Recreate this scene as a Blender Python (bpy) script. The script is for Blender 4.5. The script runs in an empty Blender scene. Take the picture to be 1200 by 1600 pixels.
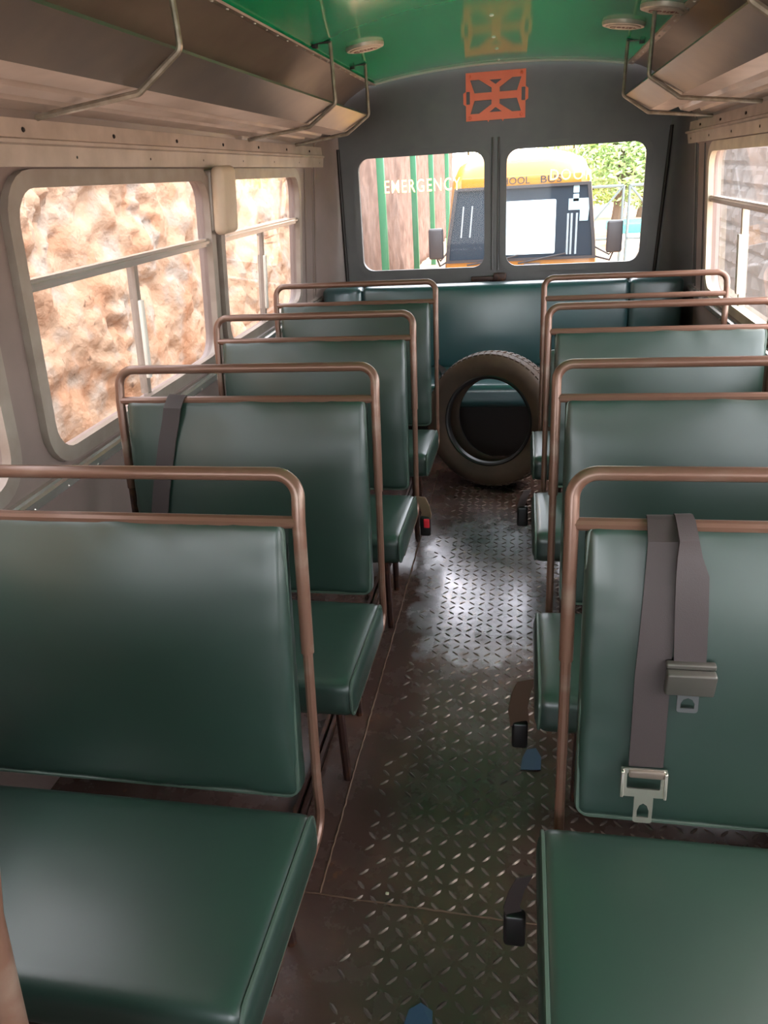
import bpy, bmesh, math, random
from math import sin, cos, pi, radians, sqrt, atan2
from mathutils import Vector, Matrix, noise

S = bpy.context.scene
COL = S.collection

# ------------------------------------------------------------------ camera
def cam_axes(yaw, pitch, roll):
    y, p, r = radians(yaw), radians(pitch), radians(roll)
    f = Vector((sin(y)*cos(p), cos(y)*cos(p), -sin(p)))
    rt = Vector((cos(y), -sin(y), 0)); up = rt.cross(f)
    return rt*cos(r)+up*sin(r), -rt*sin(r)+up*cos(r), f
_r, _u, _f = cam_axes(-11.337, 24.947, -3.702)
cd = bpy.data.cameras.new('camera'); cam = bpy.data.objects.new('camera', cd); COL.objects.link(cam)
M4 = Matrix((( _r.x, _u.x, -_f.x, 0.086), (_r.y, _u.y, -_f.y, 0.0), (_r.z, _u.z, -_f.z, 1.54), (0, 0, 0, 1)))
cam.matrix_world = M4
cd.sensor_fit = 'HORIZONTAL'; cd.sensor_width = 36.0; cd.lens = 36.0*1166.7/1200.0
cd.clip_start = 0.02; cd.clip_end = 300
S.camera = cam

# ------------------------------------------------------------------ world, sun, exposure
W = bpy.data.worlds.new('sky'); S.world = W; W.use_nodes = True
wn = W.node_tree; wn.nodes.clear()
sky = wn.nodes.new('ShaderNodeTexSky'); sky.sky_type = 'NISHITA'; sky.sun_disc = False
sky.sun_elevation = radians(58); sky.sun_rotation = radians(90); sky.air_density = 1.0; sky.dust_density = 3.0
mixw = wn.nodes.new('ShaderNodeMixRGB'); mixw.inputs[0].default_value = 0.70
mixw.inputs[2].default_value = (5.7, 5.6, 5.6, 1)          # thin bright cloud over the blue
bg = wn.nodes.new('ShaderNodeBackground'); bg.inputs[1].default_value = 0.40
wo = wn.nodes.new('ShaderNodeOutputWorld')
wn.links.new(sky.outputs[0], mixw.inputs[1]); wn.links.new(mixw.outputs[0], bg.inputs[0]); wn.links.new(bg.outputs[0], wo.inputs[0])
sl = bpy.data.lights.new('sun', 'SUN'); sl.energy = 0.3; sl.angle = radians(12.0); sl.color = (1.0, 0.93, 0.82)
sun = bpy.data.objects.new('sun', sl); COL.objects.link(sun)
SUN_DIR = Vector((-cos(radians(58)), 0.10, -sin(radians(58))))  # travelling from the right, over the bus
sun.rotation_euler = SUN_DIR.to_track_quat('-Z', 'Y').to_euler(); sun.location = (6, 0, 8)
S.view_settings.view_transform = 'Standard'; S.view_settings.look = 'None'
S.view_settings.gamma = 1.0; S.view_settings.use_curve_mapping = False
S.view_settings.exposure = 2.6

# ------------------------------------------------------------------ helpers
def lin(c):
    return tuple(((v/255)/12.92 if v/255 <= 0.04045 else (((v/255)+0.055)/1.055)**2.4) for v in c)+(1.0,)

def mat(name, col, rough=0.5, metal=0.0, spec=0.5, col2=None, nscale=8.0, bump=0.0, bscale=60.0, coat=0.0, coatr=0.12, rough2=None, edge=(0.35, 0.65), stretch=None):
    m = bpy.data.materials.new(name); m.use_nodes = True
    nt = m.node_tree; b = nt.nodes['Principled BSDF']
    b.inputs['Base Color'].default_value = lin(col); b.inputs['Roughness'].default_value = rough
    b.inputs['Metallic'].default_value = metal; b.inputs['Specular IOR Level'].default_value = spec
    if coat: b.inputs['Coat Weight'].default_value = coat; b.inputs['Coat Roughness'].default_value = coatr
    if col2 or bump or rough2 is not None:
        tc = nt.nodes.new('ShaderNodeTexCoord'); vec = tc.outputs['Object']
        if stretch:
            mp = nt.nodes.new('ShaderNodeMapping'); mp.inputs['Scale'].default_value = stretch
            nt.links.new(vec, mp.inputs[0]); vec = mp.outputs[0]
    if col2 or rough2 is not None:
        n = nt.nodes.new('ShaderNodeTexNoise'); n.inputs['Scale'].default_value = nscale; n.inputs['Detail'].default_value = 6
        nt.links.new(vec, n.inputs['Vector'])
        mr = nt.nodes.new('ShaderNodeMapRange'); mr.inputs[1].default_value = edge[0]; mr.inputs[2].default_value = edge[1]
        nt.links.new(n.outputs['Fac'], mr.inputs[0])
        if col2:
            mx = nt.nodes.new('ShaderNodeMixRGB'); mx.inputs[1].default_value = lin(col); mx.inputs[2].default_value = lin(col2)
            nt.links.new(mr.outputs[0], mx.inputs[0]); nt.links.new(mx.outputs[0], b.inputs['Base Color'])
        if rough2 is not None:
            m2 = nt.nodes.new('ShaderNodeMapRange'); m2.inputs[3].default_value = rough; m2.inputs[4].default_value = rough2
            nt.links.new(mr.outputs[0], m2.inputs[0]); nt.links.new(m2.outputs[0], b.inputs['Roughness'])
    if bump:
        n2 = nt.nodes.new('ShaderNodeTexNoise'); n2.inputs['Scale'].default_value = bscale; n2.inputs['Detail'].default_value = 4
        nt.links.new(vec, n2.inputs['Vector'])
        bp = nt.nodes.new('ShaderNodeBump'); bp.inputs['Strength'].default_value = bump; bp.inputs['Distance'].default_value = 0.01
        nt.links.new(n2.outputs['Fac'], bp.inputs['Height']); nt.links.new(bp.outputs[0], b.inputs['Normal'])
    return m

def glass_mat(name, tint=(1, 1, 1), dirt=0.03, ior=1.45, grough=0.02):
    m = bpy.data.materials.new(name); m.use_nodes = True; nt = m.node_tree; nt.nodes.clear()
    o = nt.nodes.new('ShaderNodeOutputMaterial'); t = nt.nodes.new('ShaderNodeBsdfTransparent'); t.inputs[0].default_value = (*tint, 1)
    g = nt.nodes.new('ShaderNodeBsdfGlossy'); g.inputs['Roughness'].default_value = grough
    ge = nt.nodes.new('ShaderNodeNewGeometry'); dp = nt.nodes.new('ShaderNodeVectorMath'); dp.operation = 'DOT_PRODUCT'
    nt.links.new(ge.outputs['Normal'], dp.inputs[0]); nt.links.new(ge.outputs['Incoming'], dp.inputs[1])
    def mth(op, a, b):
        n = nt.nodes.new('ShaderNodeMath'); n.operation = op
        for i, q in enumerate((a, b)):
            if isinstance(q, (int, float)): n.inputs[i].default_value = q
            elif q is not None: nt.links.new(q, n.inputs[i])
        return n.outputs[0]
    f0 = ((ior-1)/(ior+1))**2*1.6
    fres = mth('ADD', mth('MULTIPLY', mth('POWER', mth('SUBTRACT', 1.0, mth('ABSOLUTE', dp.outputs['Value'], None)), 5.0), 1-f0), f0)
    d = nt.nodes.new('ShaderNodeBsdfDiffuse'); d.inputs[0].default_value = (0.8, 0.78, 0.75, 1)
    tr = nt.nodes.new('ShaderNodeBsdfTranslucent'); tr.inputs[0].default_value = (0.8, 0.78, 0.75, 1)
    md = nt.nodes.new('ShaderNodeMixShader'); md.inputs[0].default_value = 0.5
    nt.links.new(d.outputs[0], md.inputs[1]); nt.links.new(tr.outputs[0], md.inputs[2])
    m1 = nt.nodes.new('ShaderNodeMixShader'); m2 = nt.nodes.new('ShaderNodeMixShader'); m2.inputs[0].default_value = dirt
    nt.links.new(fres, m1.inputs[0]); nt.links.new(t.outputs[0], m1.inputs[1]); nt.links.new(g.outputs[0], m1.inputs[2])
    nt.links.new(m1.outputs[0], m2.inputs[1]); nt.links.new(md.outputs[0], m2.inputs[2]); nt.links.new(m2.outputs[0], o.inputs[0])
    return m

class MB:
    def __init__(s): s.v = []; s.f = []; s.mi = []
    def add(s, vs, fs, mi=0):
        n = len(s.v); s.v += [tuple(p) for p in vs]
        for f in fs: s.f.append(tuple(i+n for i in f)); s.mi.append(mi)
        return s
    def box(s, x0, x1, y0, y1, z0, z1, mi=0):
        return s.add([(x0,y0,z0),(x1,y0,z0),(x1,y1,z0),(x0,y1,z0),(x0,y0,z1),(x1,y0,z1),(x1,y1,z1),(x0,y1,z1)],
            [(3,2,1,0),(4,5,6,7),(0,1,5,4),(1,2,6,5),(2,3,7,6),(3,0,4,7)], mi)
    def rbox(s, c, size, r=0.01, seg=3, M=None, mi=0):
        hx = [max(a/2, r*1.001) for a in size]
        ax = []
        for h in hx:
            e = [-h + r*(1-cos(pi/2*k/seg)) for k in range(seg+1)]
            ax.append(e + [-q for q in reversed(e)])
        def pt(p):
            inn = [max(-(h-r), min(h-r, q)) for q, h in zip(p, hx)]
            d = Vector([q-i for q, i in zip(p, inn)])
            if d.length > 1e-9: d = d.normalized()*r if max(abs(k) for k in d) > 0 else d
            q = Vector(inn)+d
            if M is not None: q = M @ q
            return q + Vector(c)
        return s._shell(ax, pt, mi)
    def _shell(s, ax, pt, mi=0):
        X, Y, Z = ax; nx, ny, nz = len(X), len(Y), len(Z); idx = {}; vs = []; fs = []
        def vid(i, j, k):
            if (i, j, k) not in idx: idx[(i, j, k)] = len(vs); vs.append(pt((X[i], Y[j], Z[k])))
            return idx[(i, j, k)]
        for i in range(nx-1):
            for j in range(ny-1):
                fs.append((vid(i,j,0), vid(i,j+1,0), vid(i+1,j+1,0), vid(i+1,j,0)))
                fs.append((vid(i,j,nz-1), vid(i+1,j,nz-1), vid(i+1,j+1,nz-1), vid(i,j+1,nz-1)))
            for k in range(nz-1):
                fs.append((vid(i,0,k), vid(i+1,0,k), vid(i+1,0,k+1), vid(i,0,k+1)))
                fs.append((vid(i,ny-1,k), vid(i,ny-1,k+1), vid(i+1,ny-1,k+1), vid(i+1,ny-1,k)))
        for j in range(ny-1):
            for k in range(nz-1):
                fs.append((vid(0,j,k), vid(0,j,k+1), vid(0,j+1,k+1), vid(0,j+1,k)))
                fs.append((vid(nx-1,j,k), vid(nx-1,j+1,k), vid(nx-1,j+1,k+1), vid(nx-1,j,k+1)))
        return s.add(vs, fs, mi)
    def tube(s, path, r, seg=10, closed=False, mi=0, flat=None):
        P = [Vector(p) for p in path]; n = len(P)
        R = r if isinstance(r, (list, tuple)) else [r]*n
        T = []
        for i in range(n):
            a = P[(i-1) % n] if (closed or i > 0) else P[i]; b = P[(i+1) % n] if (closed or i < n-1) else P[i]
            T.append((b-a).normalized())
        up = Vector((0, 0, 1)) if abs(T[0].z) < 0.9 else Vector((1, 0, 0))
        nrm = (up - T[0]*up.dot(T[0])).normalized(); vs = []; fs = []
        for i in range(n):
            nrm = (nrm - T[i]*nrm.dot(T[i])).normalized(); bn = T[i].cross(nrm)
            for k in range(seg):
                a = 2*pi*k/seg; vs.append(P[i]+(nrm*cos(a)+bn*sin(a))*R[i])
        m = n if closed else n-1
        for i in range(m):
            for k in range(seg):
                j = (i+1) % n; k2 = (k+1) % seg
                fs.append((i*seg+k, i*seg+k2, j*seg+k2, j*seg+k))
        if not closed:
            fs.append(tuple(reversed(range(seg)))); fs.append(tuple((n-1)*seg+k for k in range(seg)))
        return s.add(vs, fs, mi)
    def sweep(s, prof, axis_pts, mi=0, closed=False):
        """prof: list of (a,b); axis_pts: list of functions (a,b)->xyz"""
        n = len(prof); vs = []; fs = []
        for fn in axis_pts: vs += [fn(a, b) for a, b in prof]
        for i in range(len(axis_pts)-1):
            for k in range(n if closed else n-1):
                k2 = (k+1) % n
                fs.append((i*n+k, i*n+k2, (i+1)*n+k2, (i+1)*n+k))
        if closed:
            fs.append(tuple(reversed(range(n)))); fs.append(tuple((len(axis_pts)-1)*n+k for k in range(n)))
        return s.add(vs, fs, mi)
    def lathe(s, prof, n=48, M=None, mi=0, closed=False):
        vs = []; fs = []; m = len(prof)
        for i in range(n):
            a = 2*pi*i/n
            for r, z in prof:
                p = Vector((r*cos(a), r*sin(a), z)); vs.append(M @ p if M is not None else p)
        for i in range(n):
            for k in range(m if closed else m-1):
                j = (i+1) % n; k2 = (k+1) % m
                fs.append((i*m+k, j*m+k, j*m+k2, i*m+k2))
        return s.add(vs, fs, mi)
    def ribbon(s, pts, widths, t, wdir=None, mi=0):
        """strap: pts centre line, widths scalar/list, wdir list of width vectors"""
        n = len(pts); P = [Vector(p) for p in pts]
        Wd = widths if isinstance(widths, (list, tuple)) else [widths]*n
        D = wdir if isinstance(wdir, list) else [wdir]*n
        vs = []
        for i in range(n):
            tg = (P[min(i+1, n-1)]-P[max(i-1, 0)]).normalized(); w = Vector(D[i]).normalized(); nm = tg.cross(w).normalized()
            for a, b in ((-1, -1), (1, -1), (1, 1), (-1, 1)): vs.append(P[i]+w*a*Wd[i]/2+nm*b*t/2)
        fs = []
        for i in range(n-1):
            for k in range(4): k2 = (k+1) % 4; fs.append((i*4+k, i*4+k2, i*4+4+k2, i*4+4+k))
        fs += [(3, 2, 1, 0), tuple((n-1)*4+k for k in range(4))]
        return s.add(vs, fs, mi)
    def map(s, fn): s.v = [tuple(fn(*p)) for p in s.v]; return s

ORG = {}
def link(name, data, parent=None, loc=(0, 0, 0)):
    o = bpy.data.objects.new(name, data); COL.objects.link(o); o.location = loc
    if parent is not None: o.parent = parent; ORG[o] = ORG[parent]
    else: ORG[o] = Vector(loc)
    return o
def build(name, mb, mats, parent=None, loc=None, angle=35, label=None):
    """one mesh object; coordinates in mb are in the frame of the thing (world for unique things)"""
    org = ORG[parent] if parent is not None else Vector(loc or (0, 0, 0))
    me = bpy.data.meshes.new(name); me.from_pydata([tuple(Vector(p)-org) for p in mb.v], [], mb.f); me.update()
    mats = mats if isinstance(mats, (list, tuple)) else [mats]
    for m in mats: me.materials.append(m)
    for p, i in zip(me.polygons, mb.mi): p.material_index = i
    bm = bmesh.new(); bm.from_mesh(me); bmesh.ops.recalc_face_normals(bm, faces=bm.faces); bm.to_mesh(me); bm.free()
    me.polygons.foreach_set('use_smooth', [True]*len(me.polygons)); me.set_sharp_from_angle(angle=radians(angle))
    o = link(name, me, parent, (0, 0, 0) if parent is not None else tuple(org))
    if label: o['label'] = label
    return o
def tag(o, label, cat, group=None, kind=None):
    if label: o['label'] = label
    if cat: o['category'] = cat
    if group: o['group'] = group
    if kind: o['kind'] = kind
    return o
def thing(name, label, cat, loc=(0, 0, 0), group=None):
    return tag(link(name, None, None, loc), label, cat, group)
def structure(o, label=None):
    o['kind'] = 'structure'
    if label: o['label'] = label
    return o

def arc_path(pts, rad, seg=8):
    """polyline with filleted corners"""
    P = [Vector(p) for p in pts]; R = rad if isinstance(rad, (list, tuple)) else [rad]*len(P); out = [P[0]]
    for i in range(1, len(P)-1):
        a, b, c = P[i-1], P[i], P[i+1]; d1 = (a-b).normalized(); d2 = (c-b).normalized()
        ang = d1.angle(d2); r = R[i]
        if r <= 0 or ang > pi-0.02: out.append(b); continue
        t = min(r/math.tan(ang/2), (a-b).length*0.49, (c-b).length*0.49); r = t*math.tan(ang/2)
        cen = b+(d1+d2).normalized()*(r/sin(ang/2)); s = b+d1*t-cen; e = b+d2*t-cen; tot = s.angle(e); ax = s.cross(e).normalized()
        for k in range(seg+1): out.append(cen+Matrix.Rotation(tot*k/seg, 3, ax) @ s)
    out.append(P[-1]); return out

def rrect(u0, u1, v0, v1, r, n=6, jig=0):
    pts = []
    for cx, cy, a0 in ((u1-r, v1-r, 0), (u0+r, v1-r, 90), (u0+r, v0+r, 180), (u1-r, v0+r, 270)):
        for k in range(n+1): a = radians(a0+90*k/n); pts.append((cx+r*cos(a), cy+r*sin(a)))
    return pts
def plate(loops, half, fn, mb=None, mi=0):
    """flat plate with holes: loops[0] outline, others holes; fn(u,v,w)->xyz with w in [-half, half]"""
    cu = bpy.data.curves.new('plate', 'CURVE'); cu.dimensions = '2D'; cu.fill_mode = 'BOTH'; cu.extrude = half
    for lp in loops:
        sp = cu.splines.new('POLY'); sp.points.add(len(lp)-1); sp.use_cyclic_u = True
        for p, q in zip(sp.points, lp): p.co = (q[0], q[1], 0, 1)
    o = bpy.data.objects.new('plate', cu); COL.objects.link(o); dg = bpy.context.evaluated_depsgraph_get()
    me = bpy.data.meshes.new_from_object(o.evaluated_get(dg))
    vs = [fn(*v.co) for v in me.vertices]; fs = [tuple(p.vertices) for p in me.polygons]
    bpy.data.objects.remove(o); bpy.data.curves.remove(cu); bpy.data.meshes.remove(me)
    mb = mb or MB(); return mb.add(vs, fs, mi)
def text(body, size_h, fn, half=0.001, mb=None, mi=0, width=None, shear=0.0, bold=0.0):
    """letters of cap height size_h starting at u=0,v=0; fn(u,v,w)->xyz"""
    cu = bpy.data.curves.new('text', 'FONT'); cu.body = body; cu.size = size_h/0.69; cu.extrude = half; cu.resolution_u = 3; cu.shear = shear; cu.offset = bold*size_h; cu.space_character = 1.18 if bold else 1.0
    o = bpy.data.objects.new('text', cu); COL.objects.link(o); dg = bpy.context.evaluated_depsgraph_get()
    me = bpy.data.meshes.new_from_object(o.evaluated_get(dg))
    xs = [v.co.x for v in me.vertices]; x0, x1 = min(xs), max(xs); k = (width/(x1-x0)) if width else 1.0
    vs = [fn((v.co.x-x0)*k, v.co.y, v.co.z) for v in me.vertices]; fs = [tuple(p.vertices) for p in me.polygons]
    bpy.data.objects.remove(o); bpy.data.curves.remove(cu); bpy.data.meshes.remove(me)
    mb = mb or MB(); return mb.add(vs, fs, mi)

# ------------------------------------------------------------------ materials
VINYL = mat('green_vinyl', (35, 57, 48), 0.40, 0, 0.6, col2=(31, 51, 44), nscale=3, bump=0.08, bscale=9, rough2=0.46, coat=0.45, coatr=0.28)
VINYLB = mat('sky_tinted_vinyl', (42, 76, 78), 0.32, 0, 0.7, col2=(38, 68, 70), nscale=3, bump=0.08, bscale=9, rough2=0.38, coat=0.6, coatr=0.26)  # bench vinyl: bluish sky reflection put into the green base colour
PIPING = mat('piping_vinyl', (68, 84, 74), 0.38)
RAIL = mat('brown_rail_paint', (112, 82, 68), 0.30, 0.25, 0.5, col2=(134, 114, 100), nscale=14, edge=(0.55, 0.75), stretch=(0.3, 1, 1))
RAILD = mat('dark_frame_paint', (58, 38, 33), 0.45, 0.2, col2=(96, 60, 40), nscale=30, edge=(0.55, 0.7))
WALLP = mat('charcoal_wall_paint', (132, 114, 108), 0.42, 0.0, 0.5, col2=(122, 106, 100), nscale=6, bump=0.05, bscale=20)
REARP = mat('dark_grey_wall_paint', (80, 78, 79), 0.40, 0.0, 0.5, col2=(88, 86, 85), nscale=7, bump=0.06, bscale=16)
RACKM = mat('rack_sheet', (100, 92, 88), 0.33, 0.3, 0.5, col2=(110, 100, 92), nscale=9, bump=0.05, bscale=10)
RACKU = mat('rack_underside_sheet', (196, 180, 170), 0.40, 0.1, 0.5, col2=(178, 162, 152), nscale=7)
COVE = mat('cove_panel', (138, 126, 118), 0.30, 0.1, 0.5, col2=(124, 112, 106), nscale=5)
HANG = mat('hanger_steel', (168, 158, 142), 0.35, 0.5, col2=(132, 122, 108), nscale=30)
STRIP = mat('beige_strip', (188, 174, 162), 0.42, 0.1, col2=(168, 154, 142), nscale=10)
FRAME = mat('window_rubber', (150, 138, 128), 0.40, 0.1, col2=(136, 122, 112), nscale=12)
FRAMER = mat('cream_window_frame', (200, 188, 165), 0.40, 0.1, col2=(176, 164, 144), nscale=12)
ALU = mat('aluminium', (226, 218, 210), 0.24, 0.75, col2=(196, 186, 176), nscale=20, stretch=(1, .1, 1))
PALE = mat('pale_plastic', (222, 216, 205), 0.4)
GREEN = mat('green_ceiling_gloss', (12, 206, 140), 0.10, 0.0, 0.6, bump=0.012, bscale=5, coat=0.3)
WHITE = mat('white_paint', (225, 222, 215), 0.35)
ORANGE = mat('orange_plastic', (255, 124, 84), 0.4, col2=(250, 114, 76), nscale=9)
BEIGEP = mat('beige_plastic', (196, 176, 152), 0.45, col2=(182, 160, 138), nscale=7)
BLACK = mat('black_plastic', (20, 19, 20), 0.4)
DARKM = mat('dark_metal', (38, 32, 30), 0.45, 0.4)
GLASS = glass_mat('window_glass', tint=(0.72, 0.72, 0.72), dirt=0.012)
GLASSR = glass_mat('rear_window_glass', tint=(0.80, 0.80, 0.80), dirt=0.015, ior=1.18)
GLASSD = glass_mat('dusty_side_glass', tint=(0.8, 0.8, 0.8), dirt=0.06)
RUBBER = mat('tyre_rubber', (64, 50, 42), 0.62, 0, 0.4, col2=(88, 68, 52), nscale=5, bump=0.1, bscale=40)
RUBBERD = mat('tyre_bead_rubber', (28, 27, 28), 0.35, 0, 0.6)
BELT = mat('seat_belt_webbing', (60, 51, 50), 0.55, 0, 0.4, bump=0.06, bscale=500)
BELTB = mat('beige_belt_webbing', (128, 106, 84), 0.6)
CHROME = mat('chrome', (215, 208, 196), 0.22, 0.9)
RED = mat('red_plastic', (215, 40, 55), 0.35)
BLUE = mat('blue_plastic', (44, 70, 96), 0.5)
CHIP = mat('crumb', (215, 205, 180), 0.7)
LETTER = mat('cream_letters', (252, 242, 205), 0.5)
_b = LETTER.node_tree.nodes['Principled BSDF']; _t = LETTER.node_tree.nodes.new('ShaderNodeBsdfTranslucent'); _t.inputs[0].default_value = lin((250, 232, 185))
_a = LETTER.node_tree.nodes.new('ShaderNodeAddShader'); LETTER.node_tree.links.new(_b.outputs[0], _a.inputs[0]); LETTER.node_tree.links.new(_t.outputs[0], _a.inputs[1])
LETTER.node_tree.links.new(_a.outputs[0], LETTER.node_tree.nodes['Material Output'].inputs[0])
LETTERR = mat('red_letters', (205, 70, 40), 0.5)

def floor_mat():
    m = mat('painted_steel_plate', (44, 36, 32), 0.30, 0.1, 0.5, coat=0.3)
    nt = m.node_tree; b = nt.nodes['Principled BSDF']; tc = nt.nodes.new('ShaderNodeTexCoord')
    def nz(sc, a, bb):
        n = nt.nodes.new('ShaderNodeTexNoise'); n.inputs['Scale'].default_value = sc; n.inputs['Detail'].default_value = 8; n.inputs['Roughness'].default_value = 0.65
        nt.links.new(tc.outputs['Object'], n.inputs['Vector'])
        r = nt.nodes.new('ShaderNodeMapRange'); r.inputs[1].default_value = a; r.inputs[2].default_value = bb; nt.links.new(n.outputs['Fac'], r.inputs[0]); return r.outputs[0]
    m1 = nt.nodes.new('ShaderNodeMixRGB'); m1.inputs[1].default_value = lin((68, 51, 46)); m1.inputs[2].default_value = lin((90, 65, 54))
    nt.links.new(nz(3.2, 0.5, 0.72), m1.inputs[0])
    m2 = nt.nodes.new('ShaderNodeMixRGB'); m2.inputs[2].default_value = lin((116, 78, 54)); nt.links.new(m1.outputs[0], m2.inputs[1]); nt.links.new(nz(11, 0.63, 0.75), m2.inputs[0])
    # rear-window sky reflection painted into the aisle as worn bare steel, ragged edges
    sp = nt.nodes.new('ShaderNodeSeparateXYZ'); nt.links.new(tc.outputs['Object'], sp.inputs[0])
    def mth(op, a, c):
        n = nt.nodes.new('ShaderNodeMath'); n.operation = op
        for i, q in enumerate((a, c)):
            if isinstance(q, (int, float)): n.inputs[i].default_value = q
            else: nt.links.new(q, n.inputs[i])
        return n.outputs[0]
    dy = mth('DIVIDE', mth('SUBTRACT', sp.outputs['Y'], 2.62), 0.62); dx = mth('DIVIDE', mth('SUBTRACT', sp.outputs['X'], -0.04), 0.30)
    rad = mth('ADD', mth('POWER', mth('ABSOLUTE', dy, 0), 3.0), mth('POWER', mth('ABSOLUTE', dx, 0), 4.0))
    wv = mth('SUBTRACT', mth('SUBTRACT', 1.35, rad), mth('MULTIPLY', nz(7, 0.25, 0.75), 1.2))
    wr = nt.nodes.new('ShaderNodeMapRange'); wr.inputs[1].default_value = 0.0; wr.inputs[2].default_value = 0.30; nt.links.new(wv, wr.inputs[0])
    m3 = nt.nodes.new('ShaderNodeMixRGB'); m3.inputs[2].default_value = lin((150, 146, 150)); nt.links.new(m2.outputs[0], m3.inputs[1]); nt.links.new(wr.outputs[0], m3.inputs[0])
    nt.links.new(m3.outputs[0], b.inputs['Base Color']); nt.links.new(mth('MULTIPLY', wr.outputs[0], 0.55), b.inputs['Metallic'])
    rr = nt.nodes.new('ShaderNodeMapRange'); rr.inputs[3].default_value = 0.20; rr.inputs[4].default_value = 0.36; nt.links.new(nz(9, 0.4, 0.7), rr.inputs[0]); nt.links.new(rr.outputs[0], b.inputs['Roughness'])
    bp = nt.nodes.new('ShaderNodeBump'); bp.inputs['Strength'].default_value = 0.14; bp.inputs['Distance'].default_value = 0.004
    nt.links.new(nz(26, 0.2, 0.8), bp.inputs['Height']); nt.links.new(bp.outputs[0], b.inputs['Normal'])
    return m
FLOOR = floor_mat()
LUG = mat('worn_tread_steel', (116, 104, 96), 0.34, 0.3, 0.5, col2=(78, 68, 62), nscale=7)
WELD = mat('weld_bead', (98, 74, 58), 0.5, 0.3)

# ------------------------------------------------------------------ bus shell
def XL(z): return -1.12+(z-0.92)*0.085
def XR(z): return 0.985-(z-0.92)*0.085
XC = -0.075
def YRW(z): return 4.70+0.047*(z-1.2)
def zedge(y): return 1.948+(4.66-y)*0.013
def zceil(x, y): return zedge(y)+0.055*(1-((x-XC)/0.69)**2)
Y0 = -1.8

fl = MB()
fl.box(-1.2, 1.05, Y0, 4.78, -0.05, 0.0)
random.seed(3)
def lug(x, y, a):
    L, w, h = 0.0155, 0.0042, 0.0026
    ca, sa = cos(a), sin(a)
    def R(p, q, z): return (x+p*ca-q*sa, y+p*sa+q*ca, z)
    vs = [R(-L, 0, 0.0002), R(-L*.5, -w, 0.0002), R(L*.5, -w, 0.0002), R(L, 0, 0.0002), R(L*.5, w, 0.0002), R(-L*.5, w, 0.0002), R(-L*.55, 0, h), R(L*.55, 0, h)]
    fl.add(vs, [(0,1,6),(1,2,7,6),(2,3,7),(3,4,7),(4,5,6,7),(5,0,6)], 1)
st = 0.036
for i in range(int(1.20/st)):
    for j in range(int(3.9/st)):
        x = -0.265+i*st; y = 0.25+j*st
        if x < -0.2 and random.random() < 0.5: continue
        lug(x+random.uniform(-.001, .001), y, radians(45 if (i+j) % 2 else -45))
def bead(pts, r):
    P = []
    for a, b in zip(pts[:-1], pts[1:]):
        n = max(2, int((Vector(b)-Vector(a)).length/0.018))
        for k in range(n): P.append(Vector(a).lerp(Vector(b), k/n)+Vector((random.uniform(-.0012, .0012), random.uniform(-.001, .001), random.uniform(-.0008, .0006))))
    P.append(Vector(pts[-1])); fl.tube(P, [r*random.uniform(.7, 1.3) for _ in P], 5, mi=2)
bead([(-0.357, 1.15, 0.001), (-0.352, 2.4, 0.001), (-0.35, 4.2, 0.001)], 0.003)
bead([(-0.40, 1.15, 0.001), (0.13, 1.135, 0.001), (0.6, 1.14, 0.001)], 0.0022)
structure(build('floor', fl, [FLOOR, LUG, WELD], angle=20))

WIN = [(-0.95, 0.18), (0.36, 1.485), (1.655, 2.825), (2.935, 4.035)]
WZ0, WZ1 = 0.888, 1.522
def rise(u, v): return v+(3.7-u)*0.014*max(0.0, min(1.0, (v-0.95)/0.55))
def mL(u, v, w): return (XL(v)+w, u, rise(u, v))
def mR(u, v, w): return (XR(v)-w, u, rise(u, v))
def side_wall(name, fn):
    loops = [[(Y0, 0.0), (4.74, 0.0), (4.74, 0.9), (4.74, 1.66), (Y0, 1.66), (Y0, 0.9)]]
    for a, b in WIN: loops.append(rrect(a, b, WZ0, WZ1, 0.085))
    mb = plate(loops, 0.02, lambda u, v, w: fn(u, v, w-0.02))
    return structure(build(name, mb, WALLP))
side_wall('wall_left', mL); side_wall('wall_right', mR)

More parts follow.
